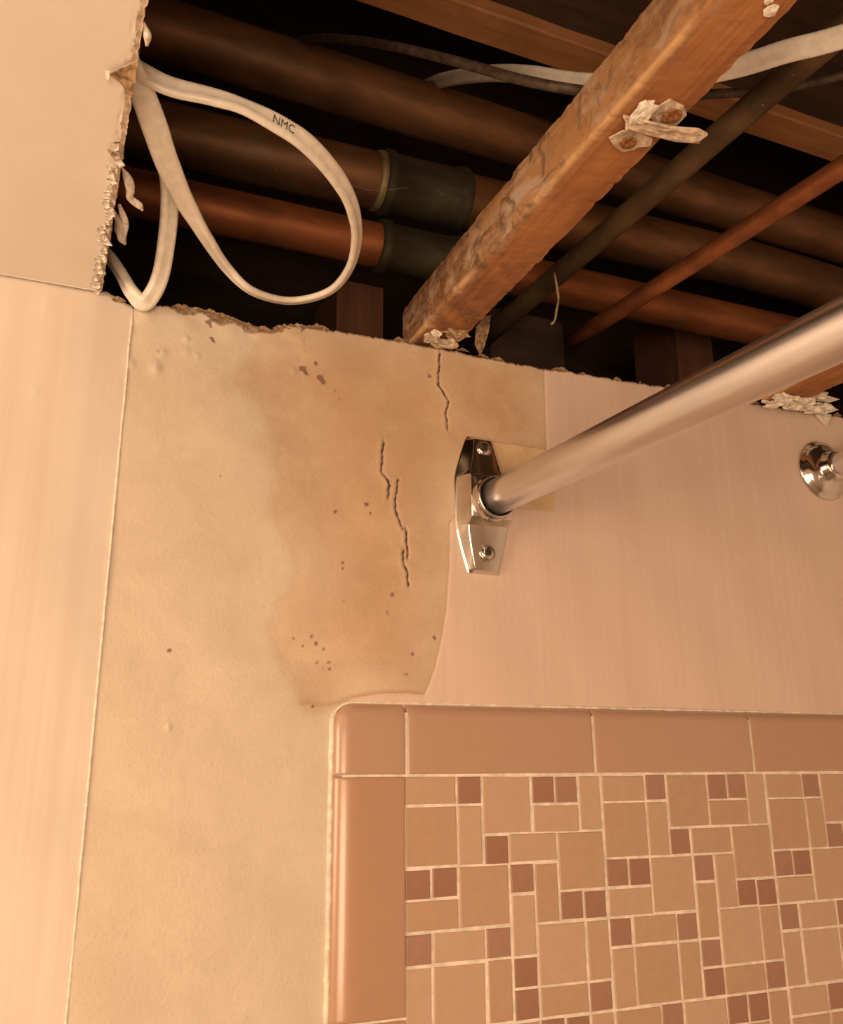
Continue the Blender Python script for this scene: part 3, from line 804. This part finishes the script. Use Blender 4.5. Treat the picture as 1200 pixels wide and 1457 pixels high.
# far beam crossing above
def beam_x(name, x0, x1, y0, y1, z0, z1, mat, label, cat):
    V, F = [], []
    n = 60
    for i in range(n+1):
        x = x0+(x1-x0)*i/n
        for (yy, zz) in ((y0, z0+.1), (y0+.1, z0), (y1-.1, z0), (y1, z0+.1), (y1, z1), (y0, z1)):
            V.append((x, yy+.05*noise.noise(Vector((x*.5, yy, zz))), zz+.05*noise.noise(Vector((x*.5, yy+4, zz)))))
    for i in range(n):
        for j in range(6): p, q = i*6+j, i*6+(j+1) % 6; F.append((p, p+6, q+6, q))
    F.append((0,1,2,3,4,5)); F.append(tuple(n*6+j for j in (5,4,3,2,1,0)))
    return mesh_obj(name, V, F, mat, label=label, cat=cat)
fb = beam_x('floor_beam', XL+1, 78, -.9, .95, 34, 34.7, M['beam'], 'reddish pine floor beam crossing high above the copper drain pipes', 'beam')
box('web_board', XL+1, 78, .35, .9, 34.6, 43, M['plank'], fb)
# far studs in the plumbing wall
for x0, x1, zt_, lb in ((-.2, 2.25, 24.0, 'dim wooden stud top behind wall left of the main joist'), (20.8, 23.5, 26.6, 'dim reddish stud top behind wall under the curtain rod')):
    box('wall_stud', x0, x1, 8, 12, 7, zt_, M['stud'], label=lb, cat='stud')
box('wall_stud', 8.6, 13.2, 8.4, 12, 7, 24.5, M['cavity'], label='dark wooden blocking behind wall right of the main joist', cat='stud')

# pipes
def ext(P, a, b):
    p, q = Vector(P[0]), Vector(P[1]); d = (q-p).normalized()
    return [p-d*a, p, q, q+d*b]
def straight(name, P, a, b, dia, mat, label, n=24, cat='pipe', tail=False, **k):
    k['group'] = 'copper drain pipes crossing the opening' if 'drain' in name else 'water pipes running toward the viewer'
    E = ext(P, a, b); p, q = E[0], E[-1]
    pts = [p.lerp(q, i/n) for i in range(n+1)]
    if tail: pts = [E[0], Vector(P[0]), Vector(P[1])] + [Vector(P[1])+Vector((b*i/6, 0, -.02*b*i/6)) for i in range(1, 7)]
    return tube(name, pts, dia, mat, raw=True, seg=28, label=label, cat=cat, **k)
def coupling(P, x0, x1, dia, mat, parent):
    p, q = Vector(P[0]), Vector(P[1]); d = (q-p).normalized()
    f0, f1 = (x0-p.x)/d.x, (x1-p.x)/d.x
    prof = [(0, dia/2), (0, dia/2+.16), (.12, dia/2+.22), (.45, dia/2+.22), (.5, dia/2+.1), (f1-f0-.5, dia/2+.1), (f1-f0-.45, dia/2+.22), (f1-f0-.12, dia/2+.22), (f1-f0, dia/2+.16), (f1-f0, dia/2)]
    return lathe('coupling', prof, p+d*f0, d, mat, parent, label='greenish pipe coupling')
PIPE1, PIPE2, PIPE3 = [(-0.23, 4.0, 32.01), (19.3, 4.0, 31.72)], [(0.76, 5.0, 27.92), (23.51, 5.0, 28.8)], [(-7.14, 4.5, 23.88), (22.29, 4.5, 24.35)]
straight('drain_pipe', PIPE1, 34, 45, 2.7, M['copper'], 'thick brown copper drain pipe, uppermost of the three crossing left to right')
p2 = straight('drain_pipe', PIPE2, 34, 40, 2.75, M['copper'], 'thick dark copper drain pipe, middle one, with green coupling behind main joist', tail=True)
coupling(PIPE2, .9, 5.4, 2.75, M['patina'], p2)
q0, q1 = Vector(PIPE2[0]), Vector(PIPE2[1]); dd = (q1-q0).normalized()
lathe('solder_ring', [(0, 1.3), (0, 1.40), (.1, 1.46), (.35, 1.46), (.42, 1.40), (.42, 1.3)], q0+dd*((.55-q0.x)/dd.x), dd, M['solder'], p2)
p3 = straight('drain_pipe', PIPE3, 30, 38, 2.05, M['copper_red'], 'reddish copper pipe nearest the wall top, lowest of the three crossing')
coupling(PIPE3, .6, 4.8, 2.05, M['patina'], p3)
PIPEA, PIPEB = [(7.77, 6.71, 22.0), (8.69, -13.25, 22.0)], [(10.41, 2.39, 20.3), (12.07, -11.53, 20.3)]
straight('water_pipe', PIPEA, 1.0, 55, .95, M['copper_dull'], 'greyish brown water pipe beside the main joist running toward viewer')
straight('water_pipe', PIPEB, 1.0, 55, .78, M['copper_red'], 'thin reddish water pipe running toward viewer above the curtain rod')

# ------------------------------------------------------------------ cables
LOOP, VCAB, WIREW, WIREB = [(-12.06, -9.21, 18.2), (-11.45, -9.55, 17.9), (-10.44, -9.48, 17.7), (-9.35, -9.64, 17.6), (-8.48, -9.6, 17.6), (-7.31, -9.25, 17.6), (-6.35, -8.76, 17.6), (-5.22, -7.76, 17.6), (-4.33, -6.61, 17.6), (-3.55, -4.89, 17.7), (-3.14, -3.02, 17.7), (-3.28, -1.47, 17.6), (-4.01, -0.7, 17.41), (-5.06, -0.6, 17.17), (-6.4, -1.3, 16.94), (-7.44, -1.95, 17.3), (-8.53, -3.7, 17.3), (-9.33, -5.05, 17.4), (-10.07, -6.67, 17.4), (-10.6, -7.99, 17.5), (-11.04, -9.0, 17.6), (-11.46, -9.78, 17.7), (-11.88, -10.5, 17.9)], [(-11.36, -8.08, 18.6), (-10.91, -7.5, 18.5), (-10.43, -6.4, 18.4), (-9.85, -4.99, 18.2), (-9.61, -3.57, 17.9), (-9.52, -2.41, 17.3), (-9.5, -1.2, 16.91), (-9.67, -0.75, 16.37), (-9.97, -0.55, 16.02), (-10.4, -0.45, 16.45), (-10.79, -0.1, 17.29), (-11.22, 0.1, 17.96), (-11.72, 0.5, 18.51)], [(9.12, -19.11, 19.6), (7.11, -16.04, 20.0), (6.22, -14.86, 20.2), (5.66, -13.23, 20.8), (4.41, -11.16, 21.6), (3.26, -8.94, 23.0), (2.43, -6.65, 25.0), (2.52, -3.2, 28.0), (2.91, 1.79, 32.0), (3.65, 7.0, 35.98), (0.69, 9.0, 35.58)], [(-5.36, 10.0, 36.2), (-3.94, 8.0, 36.58), (-3.65, 2.0, 32.19), (-3.18, -2.75, 28.0), (-2.83, -6.47, 24.5), (-1.95, -8.07, 23.0), (-0.93, -9.12, 22.0), (0.01, -10.14, 21.0), (1.43, -11.09, 20.3), (4.55, -10.59, 21.5), (8.12, -9.77, 23.5), (11.03, -9.98, 24.5), (13.38, -11.16, 25.0), (15.01, -12.84, 25.0)]
H = math.pi/2
tl = [.5, .5, .6, .8, .95, .55, .35, .5, .8, 1.1, 1.3, 1.35, 1.35, 1.35, 1.3, 1.1, .9, .5, .15, .05, .1, .3, .4]
loop = tube('electrical_cable', LOOP, [.56]*5+[.58]*3+[.56]*7+[.58, .62, .66, .72, .74, .70, .66, .6], M['cable'], flat=.27, twist=tl, n=8, seg=24,
     label='white flat cable hanging in a big round loop beside the ceiling edge', cat='cable')
tv = [.6, .5, .4, .4, .5, .5, .4, .3, .4, .9, 1.2, 1.2, 1.2]
tube('electrical_cable', VCAB, .60, M['cable'], flat=.38, twist=tv, n=8, seg=20,
     label='white cable dipping in a narrow V over the wall top beside the seam', cat='cable')
tube('electrical_cable', WIREW, .66, M['cable'], flat=.28, twist=[.15]*11, n=8, seg=20,
     label='off-white flat cable passing above the main joist toward upper right', cat='cable')
tube('electrical_wire', WIREB, .34, M['black_wire'], n=8, seg=12,
     label='thin black cable crossing in front of the off-white cable near the top', cat='cable')
# printing on the loop
path = catmull(LOOP, 8)
def text_on(body, i, size, parent):
    p = path[i]; t = (path[i+1]-path[i-1]).normalized()
    n0 = Vector(CAM)-p; n0 = (n0-t*n0.dot(t)).normalized(); s = t.cross(n0)
    tw = interp(tl, 8)[i]; ax = s*math.cos(tw)+n0*math.sin(tw); ay = t.cross(ax)
    if ay.dot(n0) < 0: ay = -ay
    cu = bpy.data.curves.new('printed_text', 'FONT'); cu.body = body; cu.size = size*U; cu.align_x = 'CENTER'; cu.align_y = 'CENTER'
    tmp = bpy.data.objects.new('tmp', cu); COL.objects.link(tmp)
    me = bpy.data.meshes.new_from_object(tmp.evaluated_get(bpy.context.evaluated_depsgraph_get()))
    bpy.data.objects.remove(tmp); bpy.data.curves.remove(cu)
    me.materials.clear(); me.materials.append(M['ink'])
    o = bpy.data.objects.new('printed_text', me); COL.objects.link(o)
    xa = t; za = ay; ya = za.cross(xa)
    mm = Matrix.Identity(4)
    loc = W(p+za*.145) - origin_of(parent)
    for r in range(3): mm[r][0], mm[r][1], mm[r][2], mm[r][3] = xa[r], ya[r], za[r], loc[r]
    o.parent = parent; o.matrix_local = mm
    return o
text_on('NMC', 40, .34, loop)
tube('fibre_string', [(7.5, 0.1, 21.65), (7.29, -0.25, 21.19), (7.34, -0.3, 20.61), (7.41, -0.25, 20.13), (7.24, -0.3, 19.55), (7.14, -0.3, 19.02), (6.91, -0.35, 18.71)], .085, M['string'], n=8, seg=8, jitter=.9, label='frayed tan string dangling from pipe right of the main joist', cat='string')
web = [(-3.6, 2.0, 25.6), (-2.2, 2.1, 25.2), (-.6, 2.0, 25.0), (1.0, 1.6, 25.3)]
tube('cobweb', web, .018, M['web'], n=6, seg=5, label='fine cobweb thread stretched across the dark drain pipes', cat='cobweb')

# ------------------------------------------------------------------ curtain rod and bracket
A = Vector((3.4, 0, 10.25)); D = Vector((.0154, -.99884, -.0457))
# bracket: stamped plate, lofted from outline to raised centre
br = empty('rod_bracket', (3.4, 0, 10.25), label='chrome flange bracket screwed to wall holding the curtain rod end', cat='bracket')
def plate_loft():
    #        z,   half width base, half width top, height
    R = [(-2.82, .62, .46, .10), (-2.70, .66, .48, .34), (-2.0, .86, .66, .46), (-1.30, 1.03, .80, .55), (-1.02, 1.08, .84, .62),
         (-.80, 1.10, .86, .98), (0, 1.10, .90, 1.05), (.80, 1.10, .86, .98), (1.02, 1.08, .74, .62), (1.30, 1.03, .66, .55), (2.0, .82, .50, .46), (2.62, .60, .38, .34), (2.80, .50, .30, .12)]
    V, F = [], []
    for z, wb, wt, h in R:
        V += [(A.x-wb-.06, 0, A.z+z), (A.x-wb-.06, -.07, A.z+z), (A.x-wb, -.10, A.z+z), (A.x-wt, -h, A.z+z), (A.x-wt*.35, -h*1.03, A.z+z),
              (A.x+wt*.35, -h*1.03, A.z+z), (A.x+wt, -h, A.z+z), (A.x+wb, -.10, A.z+z), (A.x+wb+.06, -.07, A.z+z), (A.x+wb+.06, 0, A.z+z)]
    for i in range(len(R)-1):
        for j in range(9): a = i*10+j; F.append((a, a+1, a+11, a+10))
        F.append((i*10+9, i*10, i*10+10, i*10+19))
    F.append(tuple(range(9, -1, -1))); F.append(tuple((len(R)-1)*10+j for j in range(10)))
    return V, F
V, F = plate_loft()
pl = mesh_obj('plate', V, F, M['chrome'], br)
bv = pl.modifiers.new('bevel', 'BEVEL'); bv.width = .0012; bv.segments = 3; bv.limit_method = 'ANGLE'; bv.angle_limit = math.radians(9)
pl.data.polygons.foreach_set('use_smooth', [True]*len(pl.data.polygons))
lathe('collar', [(.85, .90), (1.02, .90), (1.08, .84), (1.30, .815), (1.36, .83), (1.44, .83), (1.48, .79), (1.44, .735), (1.1, .72)], A, D, M['chrome'], br, seg=48)
for z, y in ((-2.07, -.475), (2.2, -.44)):
    sc = lathe('screw', [(0, .27), (.04, .27), (.075, .23), (.09, .15), (.095, .02)], (A.x, y, A.z+z), (0, -1, 0), M['chrome'], br, seg=24)
    ring = lathe('screw_ring', [(-.03, .33), (.03, .33), (.045, .30), (.03, .27)], (A.x, y, A.z+z), (0, -1, 0), M['chrome'], sc, seg=24)
    box('square_recess', A.x-.1, A.x+.1, y-.122, y-.05, A.z+z-.1, A.z+z+.1, M['recess_shade'], sc)  # dark block in place of a hollow, coloured as its shade
# rod
n = 40; L = 77.0
pts = [A + D*(.95+(L-.95)*i/n) for i in range(n+1)]
tube('shower_curtain_rod', pts, 1.36, M['rod'], raw=True, seg=64, label='long satin silver curtain rod running from the bracket toward upper right', cat='curtain rod')

# shower arm with flange at right
EC = (22.05, 0, 14.05)
sa = empty('shower_pipe', EC, label='chrome shower pipe with round wall flange at right edge of the wall', cat='shower pipe')
lathe('flange', [(0, 1.5), (.08, 1.52), (.16, 1.47), (.22, 1.36), (.30, 1.30), (.42, 1.18), (.52, .98), (.58, .84), (.66, .74), (.95, .70), (1.05, .62), (1.05, .5)], EC, (0, -1, 0), M['chrome'], sa, seg=56)
arm = [(22.05, -.3, 14.05), (22.05, -1.2, 14.05), (22.05, -2.5, 14.05), (22.05, -3.6, 13.9), (22.05, -4.8, 13.2), (22.05, -6.2, 11.9), (22.05, -7.2, 10.9)]
tube('arm_pipe', arm, 1.05, M['rod'], sa, n=8, seg=32)
